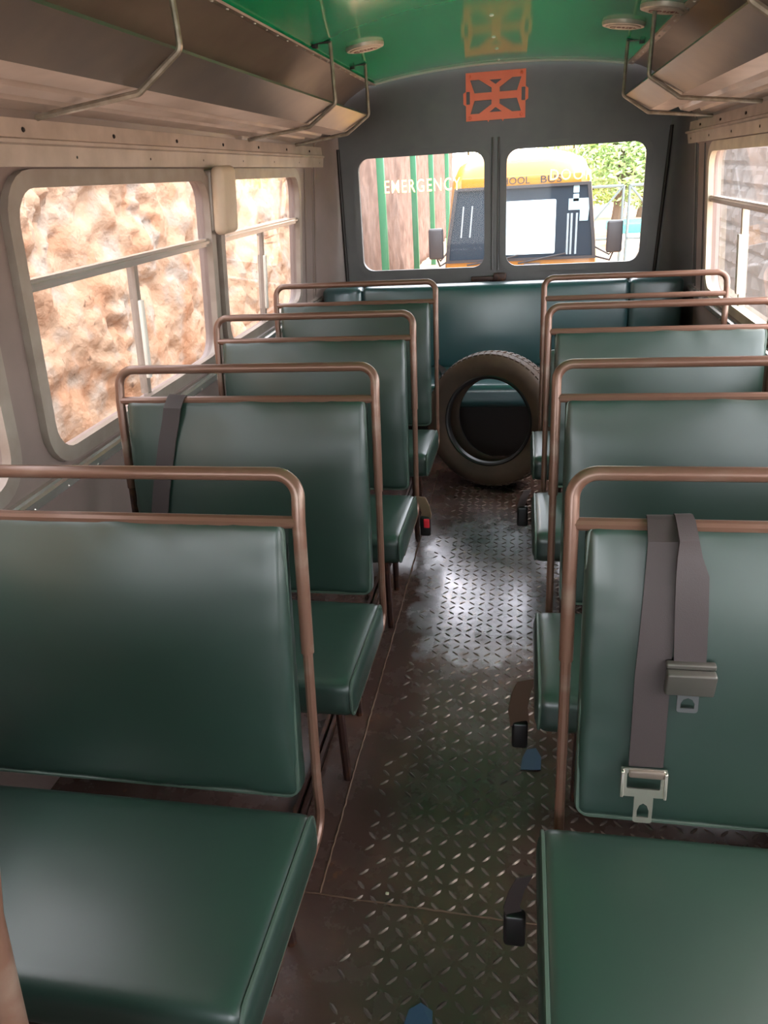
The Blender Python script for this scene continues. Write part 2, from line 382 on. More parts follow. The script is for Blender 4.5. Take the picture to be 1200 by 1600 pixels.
def side_window(n, fn, a, b, frm, glass, handle_w):
    root = link('window_%d' % n, None, None, fn((a+b)/2, WZ0, 0)); structure(root)
    mid = 1.307; c = (a+b)/2
    mb = plate([rrect(a-0.028, b+0.028, WZ0-0.028, WZ1+0.028, 0.11), rrect(a+0.012, b-0.012, WZ0+0.012, WZ1-0.012, 0.078)], 0.012, lambda u, v, w: fn(u, v, w+0.008))
    build('frame', mb, frm, root)
    mb = MB().box(a+0.006, b-0.006, mid-0.016, mid+0.012, -0.02, 0.008).map(lambda u, v, w: fn(u, v, w))
    mb2 = MB().box(a+0.006, b-0.006, mid-0.006, mid+0.002, 0.008, 0.014).map(lambda u, v, w: fn(u, v, w)); mb.add(mb2.v, mb2.f)
    build('middle_rail', mb, ALU, root)
    mb = MB().box(c-0.012, c+0.010, WZ0+0.012, mid-0.014, -0.03, -0.004).map(lambda u, v, w: fn(u, v, w))
    mb2 = MB().box(c+0.010, c+0.018, WZ0+0.012, mid-0.014, -0.03, -0.012).map(lambda u, v, w: fn(u, v, w)); mb.add(mb2.v, mb2.f)
    build('sash_stile', mb, frm, root)
    mb = MB().rbox((0, 0, 0), (handle_w, 0.24, 0.014), 0.005).map(lambda u, v, w: fn(c-0.004+u, 1.07+v, 0.002+w))
    build('pull_handle', mb, PALE, root, label='pale plastic pull strip')
    for nm, (u0, u1, v0, v1, w0) in {'pane_top': (a, b, mid, WZ1, -0.014), 'pane_l': (a, c+0.01, WZ0, mid, -0.012), 'pane_r': (c-0.01, b, WZ0, mid, -0.024)}.items():
        mb = MB().add([fn(u0, v0, w0), fn(u1, v0, w0), fn(u1, v1, w0), fn(u0, v1, w0)], [(0, 1, 2, 3)])
        build('pane', mb, glass, root)
    return root
for i, (a, b) in enumerate(WIN):
    side_window(i+1, mL, a, b, FRAME, GLASS, 0.022)
for i, (a, b) in enumerate(WIN):
    side_window(i+5, mR, a, b, FRAMER, GLASSD, 0.03)

# rear wall holding the emergency door and its two windows
RW = [(-0.885, -0.142), (-0.028, 0.738)]; RZ0, RZ1 = 0.945, 1.578
def mB(u, v, w): return (u, YRW(v)-w, v)     # w towards the cabin
outl = [(-1.2, 0.0), (1.06, 0.0), (1.06, 1.90)]
for k in range(13):
    x = 0.72-k/12*1.59; outl.append((x, zceil(x, 4.7)+0.03))
outl.append((-1.2, 1.90))
loops = [outl]+[rrect(a, b, RZ0, RZ1, 0.07) for a, b in RW]
rear = structure(build('wall_rear', plate(loops, 0.025, lambda u, v, w: mB(u, v, w-0.025)), REARP))
door = link('door_1', None, None, mB(XC, 0.86, 0)); structure(door, 'dark grey emergency door set in the rear wall')
ms = MB()
for pth in ([(-0.995, 1.63), (-0.985, 0.62)], [(0.855, 1.64), (0.812, 0.62)]):
    ms.tube([Vector(mB(u, v, 0.004)) for u, v in pth], 0.010, 8)
build('seam', ms, DARKM, door)
fm = MB()
for a, b in RW:
    plate([rrect(a-0.03, b+0.03, RZ0-0.03, RZ1+0.03, 0.095), rrect(a+0.006, b-0.006, RZ0+0.006, RZ1-0.006, 0.065)], 0.008, lambda u, v, w: mB(u, v, w+0.006), fm)
gask = build('gasket', fm, REARP, door)
ml = MB()
ml.rbox((0, 0, 0), (0.17, 0.02, 0.028), 0.006).map(lambda x, y, z: (x-0.14, YRW(0.89)-0.022+y, 0.885+z))
ml2 = MB().rbox((0, 0, 0), (0.075, 0.035, 0.045), 0.008).map(lambda x, y, z: (x-0.055, YRW(0.89)-0.03+y, 0.893+z)); ml.add(ml2.v, ml2.f)
build('latch_handle', ml, RAILD, door)
for u in (-0.102, -0.068): build('centre_rib', MB().tube([mB(u, 0.93, 0.002), mB(u, 1.64, 0.002)], 0.006, 8), REARP, door)
for i, (a, b) in enumerate(RW):
    w_ = link('window_%d' % (9+i), None, None, mB((a+b)/2, RZ0, 0)); structure(w_)
    mb = MB().add([mB(a-.01, RZ0-.01, -0.02), mB(b+.01, RZ0-.01, -0.02), mB(b+.01, RZ1+.01, -0.02), mB(a-.01, RZ1+.01, -0.02)], [(0, 1, 2, 3)])
    build('pane', mb, GLASSR, w_)
    if i == 0:
        def tf(u, v, w): return mB(-0.731+u, 1.382-0.008*u+v, -0.016+w)
        build('lettering', text('EMERGENCY', 0.068, tf, 0.0006, width=0.445, bold=0.004), LETTER, w_, label='cream letters reading EMERGENCY')
    else:
        def tf(u, v, w): return mB(0.222+u, 1.402-0.03*u+v, -0.016+w)
        build('lettering', text('DOOR', 0.056, tf, 0.0006, width=0.235, bold=0.004), LETTER, w_, label='cream letters reading DOOR')

# ceiling, coves, front end of the cabin
def ys(): return [Y0+k*(4.72-Y0)/14 for k in range(15)]
cm = MB()
prof = [(XC-0.70+1.40*k/24, 0) for k in range(25)]
ring = lambda y: (lambda a, b: (a, y, zceil(a, y)+b))
profc = [(a, 0.0) for a, _ in prof]+[(a, 0.04) for a, _ in reversed(prof)]
cm.sweep(profc, [ring(y) for y in ys()], closed=True)
ceil_ = structure(build('ceiling', cm, GREEN))
for x, y in ((-0.062, 2.62), (-0.057, 3.0), (-0.052, 3.34), (-0.064, 3.86), (-0.063, 4.22), (-0.067, 4.62)):
    build('rivet', MB().lathe([(0.0001, -0.004), (0.006, -0.003), (0.009, 0.0), (0.009, 0.002)], 12, Matrix.Translation((x, y, zceil(x, y)-0.001))), WHITE, ceil_)
def cove(name, sgn):
    xw = XL(1.60)+0.002 if sgn < 0 else XR(1.60)-0.002
    xe = XC+sgn*0.69; pts = []
    for k in range(11):
        t = k/10; c1 = (xw+sgn*-0.01, 1.86); c0 = (xw, 1.60); c2 = (xe, 1.952)
        pts.append(((1-t)**2*c0[0]+2*t*(1-t)*c1[0]+t*t*c2[0], (1-t)**2*c0[1]+2*t*(1-t)*c1[1]+t*t*c2[1], t))
    mb = MB(); pr = [(p[0], p[1], p[2], 0) for p in pts]+[(p[0]+sgn*0.035, p[1]+0.03, p[2], 1) for p in reversed(pts)]
    n = len(pr); Ys = ys(); vs = []; fs = []
    for y in Ys:
        for x, z, t, o in pr: vs.append((x, y, z+t*(zedge(y)-1.952)+t*0.002))
    for i in range(len(Ys)-1):
        for k in range(n): k2 = (k+1) % n; fs.append((i*n+k, i*n+k2, (i+1)*n+k2, (i+1)*n+k))
    fs.append(tuple(range(n))); fs.append(tuple((len(Ys)-1)*n+k for k in range(n)))
    return structure(build(name, mb.add(vs, fs), COVE))
cove('wall_cove_left', -1); cove('wall_cove_right', 1)
def ceil_trim(name, sgn):
    mb = MB(); xe = XC+sgn*0.69
    pr = [(xe-0.016, 0.001), (xe-0.013, -0.006), (xe+0.013, -0.010), (xe+0.016, -0.004)]
    mb.sweep(pr, [(lambda a, b, y=y: (a, y, zedge(y)+b)) for y in ys()], closed=True)
    o = structure(build(name, mb, STRIP))
    for k in range(26):
        y = 1.6+k*0.12
        build('rivet', MB().lathe([(0.0001, -0.003), (0.004, -0.002), (0.006, 0.001)], 8, Matrix.Translation((xe, y, zedge(y)-0.009))), WHITE, o)
ceil_trim('trim_1', -1); ceil_trim('trim_2', 1)
mb = MB().tube([(XC-0.69+1.38*k/24, 4.70, zceil(XC-0.69+1.38*k/24, 4.70)-0.004) for k in range(25)], 0.007, 8)
structure(build('trim_3', mb, mat('rear_trim_bead', (200, 205, 195), 0.4)))

def wall_strip(name, fn, y1):
    mb = MB()
    pr = [(1.555, 0.0), (1.555, 0.014), (1.600, 0.016), (1.604, 0.022), (1.612, 0.022), (1.616, 0.012), (1.655, 0.010), (1.655, 0.0)]
    mb.sweep(pr, [(lambda v, w, y=y: fn(y, v, w)) for y in (Y0, -0.5, 1.0, 2.2, 3.4, y1)], closed=True)
    o = structure(build(name, mb, STRIP))
    k = 0; y = 1.75
    while y < y1-0.05:
        v = 1.578 if k % 2 else 1.632
        M = Matrix.Translation(fn(y, v, 0.013)) @ Matrix.Rotation(radians(90), 4, 'Y')
        build('screw', MB().lathe([(0.0001, 0.003), (0.0045, 0.002), (0.006, -0.001), (0.0045, -0.004), (0.0001, -0.004)], 8, M), DARKM, o)
        y += 0.21; k += 1
wall_strip('trim_4', mL, 4.56); wall_strip('trim_5', mR, 4.60)
def sill_rail(name, fn):
    mb = MB(); pr = [(0.795, 0.0), (0.795, 0.012), (0.80, 0.020), (0.826, 0.024), (0.832, 0.016), (0.840, 0.014), (0.842, 0.0)]
    mb.sweep(pr, [(lambda v, w, y=y: fn(y, v, w)) for y in (Y0, 1.2, 2.4, 4.5)], closed=True)
    for k in range(24):
        y = 0.9+k*0.155
        mb.lathe([(0.0001, 0.004), (0.004, 0.002), (0.005, -0.002)], 8, Matrix.Translation(fn(y, 0.806, 0.020)) @ Matrix.Rotation(radians(90), 4, 'Y'))
    return structure(build(name, mb, ALU))
sill_rail('trim_6', mL); sill_rail('trim_7', mR)
def corner(name, fn, xs, sgn):
    mb = MB(); n = 9; zs = (0.0, 0.9, 1.3, 1.70)
    def cr(z):
        a = Vector(fn(4.40, z, 0.0)); b = Vector(mB(xs, z, 0.0)); c = Vector((a.x-sgn*0.015, b.y-0.03, z)); P = []
        for k in range(n):
            t = k/(n-1); P.append(a*(1-t)**2+c*2*t*(1-t)+b*t*t)
        return P
    rows = [cr(z) for z in zs]; vs = [p for r in rows for p in r]; fs = []
    for i in range(len(zs)-1):
        for k in range(n-1): fs.append((i*n+k, i*n+k+1, (i+1)*n+k+1, (i+1)*n+k))
    mb.add(vs, fs)
    for y in (4.20, 4.36): mb.tube([Vector(fn(y, z, 0.0)) for z in (0.85, 1.55)], 0.006, 6)
    mb.tube([Vector(fn(4.40, z, 0.002)) for z in (0.86, 1.68)], 0.008, 6)
    structure(build(name, mb, WALLP if sgn < 0 else REARP))
corner('trim_8', mL, -0.99, -1); corner('trim_9', mR, 0.85, 1)
# unseen front wall; its windscreen opening is shaped to limit light on the seats
loops = [[(-1.2, 0.0), (1.06, 0.0), (1.06, 1.66), (0.62, 2.06), (-0.77, 2.06), (-1.2, 1.66)], rrect(-1.06, 0.42, 0.98, 1.84, 0.1)]
structure(build('wall_front_unseen', plate(loops, 0.02, lambda u, v, w: (u, Y0-0.02+w, v)), WALLP))

# ------------------------------------------------------------------ luggage racks
def rack(label, sgn, hangers, yend):
    xw = XL(1.65) if sgn < 0 else XR(1.65)
    lx = XC+sgn*0.595; bx = XC+sgn*0.705
    t = thing('luggage_rack', label, 'luggage rack', ((lx+bx)/2, 1.2, 1.66))
    BZ = 0.028
    pr = [(xw-sgn*0.012, 1.664)]
    span = bx-(xw-sgn*0.012)
    for c in (0.30, 0.62):
        x = xw-sgn*0.012+span*c
        pr += [(x+sgn*0.026, 1.664+BZ*c), (x+sgn*0.016, 1.678+BZ*c), (x-sgn*0.016, 1.678+BZ*c), (x-sgn*0.026, 1.664+BZ*c)]
    pr += [(bx, 1.664+BZ)]
    th = 0.003
    ysr = [Y0+0.1, 0.5, 1.8, 3.0, yend]
    def dz(y): return (yend-y)*0.016
    mb = MB(); pc = pr+[(a, b+th) for a, b in reversed(pr)]
    mb.sweep(pc, [(lambda a, b, y=y: (a, y, b+dz(y))) for y in ysr], closed=True)
    build('shelf_panel', mb, RACKU, t, angle=20)
    lip = [(bx, 1.664+BZ), (lx, 1.756), (lx+sgn*0.004, 1.764), (lx+sgn*0.022, 1.764)]
    pc = lip+[(lx+sgn*0.022, 1.761), (lx+sgn*0.005, 1.760), (lx+sgn*0.003, 1.758), (bx+sgn*0.002, 1.668+BZ)]
    mb = MB().sweep(pc, [(lambda a, b, y=y: (a, y, b+dz(y))) for y in ysr], closed=True)
    build('front_lip', mb, RACKM, t, angle=20)
    for y in hangers:
        hx = lx-sgn*0.010
        zc = zceil(hx, y)
        path = arc_path([(hx+sgn*0.004, y, zc-0.004), (hx, y, 1.757+dz(y)), (bx-sgn*0.006, y, 1.653+BZ+dz(y)), (xw-sgn*0.02, y, 1.650+dz(y))], 0.02, 5)
        h = build('hanger', MB().tube(path, 0.0075, 8), HANG, t)
        f = MB().rbox((hx+sgn*0.05, y, zc-0.006), (0.10, 0.018, 0.006), 0.002)
        f.rbox((hx+sgn*0.065, y, zc-0.014), (0.022, 0.02, 0.016), 0.003)
        build('ceiling_tab', f, DARKM, h)
    return t
rack('dark metal luggage rack above the left windows', -1, (0.4, 1.80, 3.28, 3.98), 3.985)
rack('dark metal luggage rack above the right windows', 1, (0.5, 1.85, 3.19, 3.97), 3.975)

# ------------------------------------------------------------------ seats
def cushion(hx, hy, hz, r, bulge=(0, 0, 0), nseg=(16, 4, 10), seg=4, wr=0.0, seed=1):
    """soft box centred on the origin; bulge = extra half size in the middle along each axis"""
    ax = []
    for h, n in zip((hx, hy, hz), nseg):
        e = [-h+r*(1-cos(pi/2*k/seg)) for k in range(seg+1)]
        m = [-(h-r)+2*(h-r)*k/n for k in range(1, n)]
        ax.append(e+m+[-q for q in reversed(e)])
    H = (hx, hy, hz)
    def pt(p):
        inn = [max(-(h-r), min(h-r, q)) for q, h in zip(p, H)]
        d = Vector([q-i for q, i in zip(p, inn)])
        if d.length > 1e-9: d = d.normalized()*r
        q = Vector(inn)+d; u = [q[i]/H[i] for i in range(3)]
        f = [1-min(1, abs(a))**2.2 for a in u]
        out = Vector(q)
        out.x += bulge[0]*u[0]*f[1]*f[2]
        out.y += bulge[1]*u[1]*f[0]*f[2]
        out.z += bulge[2]*u[2]*f[0]*f[1]
        if wr:
            nz = noise.noise(Vector((q.x*5+seed, q.y*9, q.z*5+seed*3)))
            e = max(abs(u[0]), abs(u[2]))
            k = noise.noise(Vector((q.x*16+seed, q.z*34+q.x*20, seed)))
            out.y += wr*(0.5*nz+0.9*k*max(0, e-0.72)/0.28)
        return out
    return MB()._shell(ax, pt)

SW = 0.37
def rail_y(z): return 0.025*min(1, (z-0.973)/0.082) if z > 0.973 else (z-0.973)*0.145
def make_seat(label, side, pad_top=0.982):
    """seat facing -y; origin under its cross bar; side=-1 aisle end is +x (left row), +1 aisle end is -x"""
    t = link('bus_seat', None); ORG[t] = Vector((0, 0, 0))
    tag(t, label, 'bus seat', 'two person bus seats either side of the aisle')
    a = -side      # +1: aisle at +x
    up = []
    def U(x, zs): return [(x, rail_y(z), z) for z in zs]
    path = [(-SW, rail_y(0.72), 0.72), (-SW, 0, 0.973), (-SW, 0.025, 1.055), (SW, 0.025, 1.055), (SW, 0, 0.973), (SW, rail_y(0.72), 0.72)]
    path = arc_path(path, [0, 0.0, 0.078, 0.078, 0.0, 0], 10)
    build('top_rail', MB().tube(path, 0.0125, 12), RAIL, t)
    build('cross_bar', MB().tube([(-SW, 0, 0.973), (SW, 0, 0.973)], 0.0115, 10), RAIL, t)
    for sx in (-1, 1):
        pth = arc_path([(sx*SW, rail_y(0.73), 0.73), (sx*SW, rail_y(0.44), 0.44), (sx*SW, -0.082, 0.326), (sx*(SW-0.004), -0.44, 0.336)], [0, 0, 0.05, 0], 8)
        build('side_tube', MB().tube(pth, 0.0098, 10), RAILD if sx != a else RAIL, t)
        build('rear_leg', MB().tube([(sx*(SW-0.09), -0.12, 0.33), (sx*(SW-0.09), -0.12, 0.0)], 0.012, 8), RAILD, t)
        build('front_leg', MB().tube([(sx*(SW-0.07), -0.40, 0.335), (sx*(SW-0.07), -0.385, 0.0)], 0.012, 8), RAILD, t)
    fr = MB()
    for y in (-0.13, -0.46): fr.box(-SW+0.005, SW-0.005, y-0.014, y+0.014, 0.325, 0.338)
    for x in (-SW+0.01, 0, SW-0.01): fr.box(x-0.014, x+0.014, -0.43, -0.10, 0.322, 0.336)
    build('seat_frame', fr, RAILD, t)
    # backrest, leaning with the uprights
    zb0, zb1 = 0.422, pad_top; hz = (zb1-zb0)/2; zc = (zb0+zb1)/2
    lean = math.atan(0.145)
    R = Matrix.Rotation(-lean, 3, 'X'); yc = rail_y(zc)-0.010
    def place(x, y, z):
        k = max(0.0, min(1.0, (z-(hz-0.34))/0.34)); k = k*k
        if y < 0: y += 0.030*k
        q = R @ Vector((x, y, z)); return (q.x, q.y+yc, q.z+zc)
    hx = 0.346
    bk = cushion(hx, 0.030, hz, 0.020, (0, 0.018, 0), (26, 3, 22), wr=0.007, seed=2).map(place)
    b = build('backrest', bk, VINYL, t, angle=80)
    n = 60; P = rrect(-hx+0.004, hx-0.004, -hz+0.004, hz-0.004, 0.022, 4)
    build('piping', MB().tube([place(u, -0.024, v) for u, v in P], 0.0042, 6, closed=True), PIPING, b)
    # seat cushion
    cx = a*0.012; chx = 0.372
    if side > 0: cx = -0.026; chx = 0.388
    tilt = Matrix.Rotation(radians(-3.0), 3, 'X')
    def cplace(x, y, z):
        q = tilt @ Vector((x, y, z)); return (q.x+cx, q.y-0.338, q.z+0.385)
    cu = cushion(chx, 0.205, 0.050, 0.030, (0, 0.0, 0.014), (22, 12, 3), wr=0.0, seed=5).map(cplace)
    c = build('seat_cushion', cu, VINYL, t, angle=80)
    P = rrect(-0.201, 0.201, -0.046, 0.046, 0.028, 5)
    build('piping', MB().tube([cplace(a*(chx-0.010), u, v) for u, v in P], 0.0042, 6, closed=True), PIPING, c)
    return t
def dup(root, label):
    r = root.copy(); COL.objects.link(r); r['label'] = label; ORG[r] = Vector((0, 0, 0))
    for ch in list(root.children):
        c = ch.copy(); COL.objects.link(c); c.parent = r
        for g in ch.children:
            d = g.copy(); COL.objects.link(d); d.parent = c
    return r
LX, RX = -0.669, 0.543
sL = make_seat('green vinyl double seat in the left row, nearest one fully in view', -1)
left = [(LX-0.0, 1.145, None), (LX, 1.900, 'green vinyl double seat in the left row with a dark belt hung over its bar'),
        (LX, 2.650, 'green vinyl double seat in the left row, third back, red belt buckle beside it'),
        (LX, 3.395, 'green vinyl double seat in the left row, rearmost, beside the tyre'),
        (LX-0.058, 0.365, 'left row seat at the front edge of which only a brown rail corner shows')]
for x, y, lb in left:
    o = sL if lb is None else dup(sL, lb); o.location = (x, y, 0)
sR = make_seat('green vinyl double seat in the right row, nearest, with a belt hung over its bar', 1)
right = [(RX, 1.164, None), (RX, 1.893, 'green vinyl double seat in the right row, second back'),
         (RX, 2.695, 'green vinyl double seat in the right row, third back')]
for x, y, lb in right:
    o = sR if lb is None else dup(sR, lb); o.location = (x, y, 0)
r4 = make_seat('green vinyl double seat in the right row, rearmost, its bars showing the bench behind', 1, pad_top=0.76)
r4.location = (RX, 3.375, 0)

# rear bench across the full width
bench = thing('rear_bench', 'sky tinted green vinyl bench seat across the rear wall under the windows', 'bench seat', (XC, 4.2, 0))
bw = 1.0
bx0, bx1 = -1.085, 0.945
pan = [(-1.085, -0.83), (-0.826, -0.10), (-0.096, 0.63), (0.634, 0.925)]
edges = [bx0, -0.845, 0.66, bx1]
for i in range(3):
    a, b = edges[i], edges[i+1]; cx = (a+b)/2; hx = (b-a)/2+0.001
    mb = cushion(hx, 0.055, 0.235, 0.03 if i != 1 else 0.03, (0, 0.02, 0), (18, 3, 10), wr=0.006, seed=11+i).map(lambda x, y, z: (x+cx, y+4.44+z*0.10, z+0.655))
    build('backrest', mb, VINYLB, bench, angle=80)
mb = cushion((bx1-bx0)/2, 0.235, 0.060, 0.035, (0, 0, 0.014), (30, 10, 3), wr=0.0).map(lambda x, y, z: (x+(bx0+bx1)/2, y+4.185, z+0.365))
build('seat_cushion', mb, VINYLB, bench, angle=80)
build('base_panel', MB().box(bx0+0.01, bx1-0.01, 4.02, 4.05, 0.0, 0.308), DARKM, bench)
build('top_ledge', MB().box(bx0, bx1, 4.49, 4.66, 0.84, 0.852), RAILD, bench)

# ------------------------------------------------------------------ tyre standing in the aisle
TR, TB, TW = 0.338, 0.208, 0.095
pr = []
for r, z in ((TB, -0.062), (TB+0.012, -0.078), (TB+0.03, -0.086), (0.27, -0.100), (0.295, -0.098), (0.315, -0.088), (0.328, -0.074), (0.334, -0.05), (TR, 0.0), (0.334, 0.05), (0.328, 0.074), (0.315, 0.088), (0.295, 0.098), (0.27, 0.100), (TB+0.03, 0.086), (TB+0.012, 0.078), (TB, 0.062), (TB+0.015, 0.055), (0.30, 0.075), (0.318, 0.03), (0.318, -0.03), (0.30, -0.075), (TB+0.015, -0.055)): pr.append((r, z))
lean, yaw = radians(9), radians(-17)
TM = Matrix.Translation((-0.055, 3.665, TR*cos(lean)+0.0*sin(lean)+0.002)) @ Matrix.Rotation(yaw, 4, 'Z') @ Matrix.Rotation(-lean, 4, 'X') @ Matrix.Rotation(radians(90), 4, 'X')
tyre = thing('tyre', 'worn brown tyre standing upright in the aisle before the rear bench', 'tyre', (-0.055, 3.665, 0))
build('carcass', MB().lathe(pr, 72, TM, closed=True), RUBBER, tyre, angle=50)
tm = MB(); random.seed(8)
for i in range(66):
    a = 2*pi*i/66
    for z0, z1, sk in ((-0.078, -0.040, .02), (-0.034, -0.003, -.02), (0.003, 0.034, .02), (0.040, 0.078, -.02)):
        def rr(z): return 0.3345-0.012*(abs(z)/0.078)**2
        vs = []
        for zz in (z0, z1):
            for da in (0, 0.066):
                for dr in (0, 0.0075): aa = a+da+sk*(zz-z0)/0.04; vs.append(TM @ Vector(((rr(zz)+dr)*cos(aa), (rr(zz)+dr)*sin(aa), zz)))
        tm.add(vs, [(0,2,3,1),(4,5,7,6),(0,1,5,4),(2,6,7,3),(1,3,7,5),(0,4,6,2)])
tr_ = build('tread', tm, RUBBER, tyre); tr_['kind'] = 'stuff'
bd = MB()
for s in (-1, 1): bd.lathe([(TB-0.001, s*0.060), (TB+0.004, s*0.080), (TB+0.013, s*0.085), (TB+0.020, s*0.080)], 72, TM)
build('bead', bd, RUBBERD, tyre)
mv = MB(); th0 = -2.2

# ------------------------------------------------------------------ belts
def belt_buckle(label, loc, strap_mat, side, red, drop=0.15, w=0.042):
    # loc: middle of the buckle case; the strap comes down from under the cushion side
    t = thing('belt_buckle', label, 'seat belt buckle', (loc[0], loc[1], 0.0)); x, y, z = loc
    pts = [(x-side*0.016, y+0.012, z+drop+0.03), (x-side*0.002, y+0.004, z+drop), (x+side*0.006, y, z+drop*0.6), (x, y, z+0.030)]
    build('strap', MB().ribbon(pts, w, 0.003, (1, -0.35*side, 0)), strap_mat, t)
    build('buckle_case', MB().rbox((x, y, z), (0.040, 0.024, 0.080), 0.008), BLACK, t)
    if red: build('press_button', MB().rbox((x+side*0.006, y-0.010, z+0.016), (0.022, 0.012, 0.036), 0.003), RED, t, label='red release button')
    return t
belt_buckle('red buttoned belt buckle on a beige strap beside the third left seat', (-0.264, 2.53, 0.285), BELTB, 1, True, 0.085)
belt_buckle('black belt buckle hanging beside the third right seat', (0.098, 2.55, 0.325), BELT, -1, False, 0.07, 0.03)
belt_buckle('brown belt flap hanging beside the second right seat cushion', (0.098, 1.50, 0.215), mat('dark_brown_webbing', (84, 62, 48), 0.6), -1, False, 0.13, 0.05)
belt_buckle('black belt buckle hanging low beside the nearest right seat cushion', (0.092, 0.93, 0.265), BELT, -1, False, 0.09, 0.03)

t = thing('seat_belt', 'short brown belt end lying on the rear bench left of the tyre', 'seat belt', (-0.36, 4.12, 0.44))
build('strap', MB().ribbon([(-0.41, 4.32, 0.452), (-0.37, 4.24, 0.452), (-0.345, 4.16, 0.451), (-0.335, 4.11, 0.449)], 0.040, 0.004, (1, 0.35, 0)), BELT, t)
build('buckle_case', MB().rbox((-0.332, 4.08, 0.456), (0.045, 0.075, 0.022), 0.006), BLACK, t)
# belt hung over the bar of the second left seat
t = thing('seat_belt', 'dark webbing belt hung over the bar of the second left seat', 'seat belt', (-0.87, 1.90, 0.98))
yb = 1.900
def fy(z, off=0.0):
    k = max(0.0, min(1.0, (z-0.645)/0.335)); return yb+rail_y(z)-0.061-off+0.030*k*k
pts = [(-0.845, yb+0.030, 0.80), (-0.855, yb+0.018, 0.96), (-0.858, yb+0.012, 0.984), (-0.860, yb, 0.9885), (-0.862, yb-0.013, 0.984), (-0.865, yb-0.040, 0.962)]
pts += [(x, fy(z), z) for x, z in ((-0.872, 0.93), (-0.885, 0.88), (-0.900, 0.81), (-0.918, 0.73), (-0.935, 0.64), (-0.948, 0.56), (-0.955, 0.48))]
build('strap', MB().ribbon(pts, 0.050, 0.003, (1, 0.02, -0.06)), BELT, t)
# belt hung over the bar of the nearest right seat
t = thing('seat_belt', 'dark webbing belt with two metal tongues hung over the nearest right seat bar', 'seat belt', (0.33, 1.164, 0.98))
yb = 1.164
pts = [(0.322, yb+0.030, 0.80), (0.322, yb+0.018, 0.95), (0.321, yb+0.012, 0.986), (0.320, yb, 0.9895), (0.319, yb-0.013, 0.986), (0.3185, yb-0.040, 0.963)]
pts += [(x, fy(z), z) for x, z in ((0.318, 0.93), (0.316, 0.88), (0.313, 0.81), (0.311, 0.74), (0.311, 0.65), (0.311, 0.565))]
s1 = build('strap', MB().ribbon(pts, [0.054]*9+[0.057]*3, 0.003, (1, 0, 0.02)), BELT, t)
pts = [(0.352, yb+0.020, 0.95), (0.350, yb+0.014, 0.988), (0.350, yb, 0.993), (0.351, yb-0.016, 0.989), (0.353, yb-0.046, 0.968), (0.357, fy(.94)-.004, 0.94)]
pts += [(x, fy(z, 0.006), z) for x, z in ((0.362, 0.91), (0.364, 0.85), (0.366, 0.79), (0.367, 0.755))]
build('strap', MB().ribbon(pts, [0.026, 0.026, 0.028, 0.030, 0.034, 0.044, 0.052, 0.052, 0.051, 0.050], 0.003, [(1, 0.1, 0)]*4+[(1, 0.35, -0.1), (1, 0.3, -0.2), (1, 0.1, 0)]+[(1, 0, 0)]*3), BELT, t)
ad = MB().rbox((0.368, fy(.738, .014), 0.738), (0.078, 0.018, 0.046), 0.004, M=Matrix.Rotation(0.14, 3, 'X'))
ad.rbox((0.368, fy(.766, .010), 0.766), (0.078, 0.014, 0.010), 0.003)
adj = build('adjuster', ad, mat('adjuster_grey', (84, 80, 74), 0.4, 0.3), t, label='grey metal belt adjuster')
def tongue_plate(cx, y0, ztop, w, h, hole, lean=0.14):
    def f(u, v, w_): return (cx+u, y0+lean*v+w_, ztop+v)
    hl = [(-hole*0.55, -h*0.80), (hole*0.55, -h*0.80), (hole*0.55, -h*0.55), (hole*0.35, -h*0.36), (0, -h*0.28), (-hole*0.35, -h*0.36), (-hole*0.55, -h*0.55)]
    return plate([rrect(-w/2, w/2, -h, 0, 0.005, 3), hl], 0.0012, f)
build('tongue', tongue_plate(0.368, fy(.718, .008), 0.718, 0.034, 0.038, 0.020), mat('dull_steel', (120, 122, 124), 0.35, 0.7), adj, label='dull steel tongue')
def f2(u, v, w): return (0.308+u, fy(.54, .008)+0.14*v+w, 0.540+v)
outer = rrect(-0.036, 0.036, -0.030, 0.026, 0.004, 3); hole = rrect(-0.028, 0.028, -0.014, 0.018, 0.003, 3)
mb = plate([outer, hole], 0.0014, f2)
mb2 = tongue_plate(0.310, fy(.513, .008), 0.513, 0.032, 0.056, 0.018); mb.add(mb2.v, mb2.f)
for s in (-1, 1):
    m3 = MB().rbox((0, 0, 0), (0.006, 0.014, 0.052), 0.002).map(lambda x, y, z: f2(s*0.036+x, z-0.003, y)); mb.add(m3.v, m3.f)
build('tongue', mb, CHROME, t, label='shiny chrome belt tongue')
build('webbing_fold', MB().rbox((0.312, fy(.557, .008), 0.557), (0.060, 0.012, 0.016), 0.004), mat('worn_webbing', (104, 92, 82), 0.5), t)

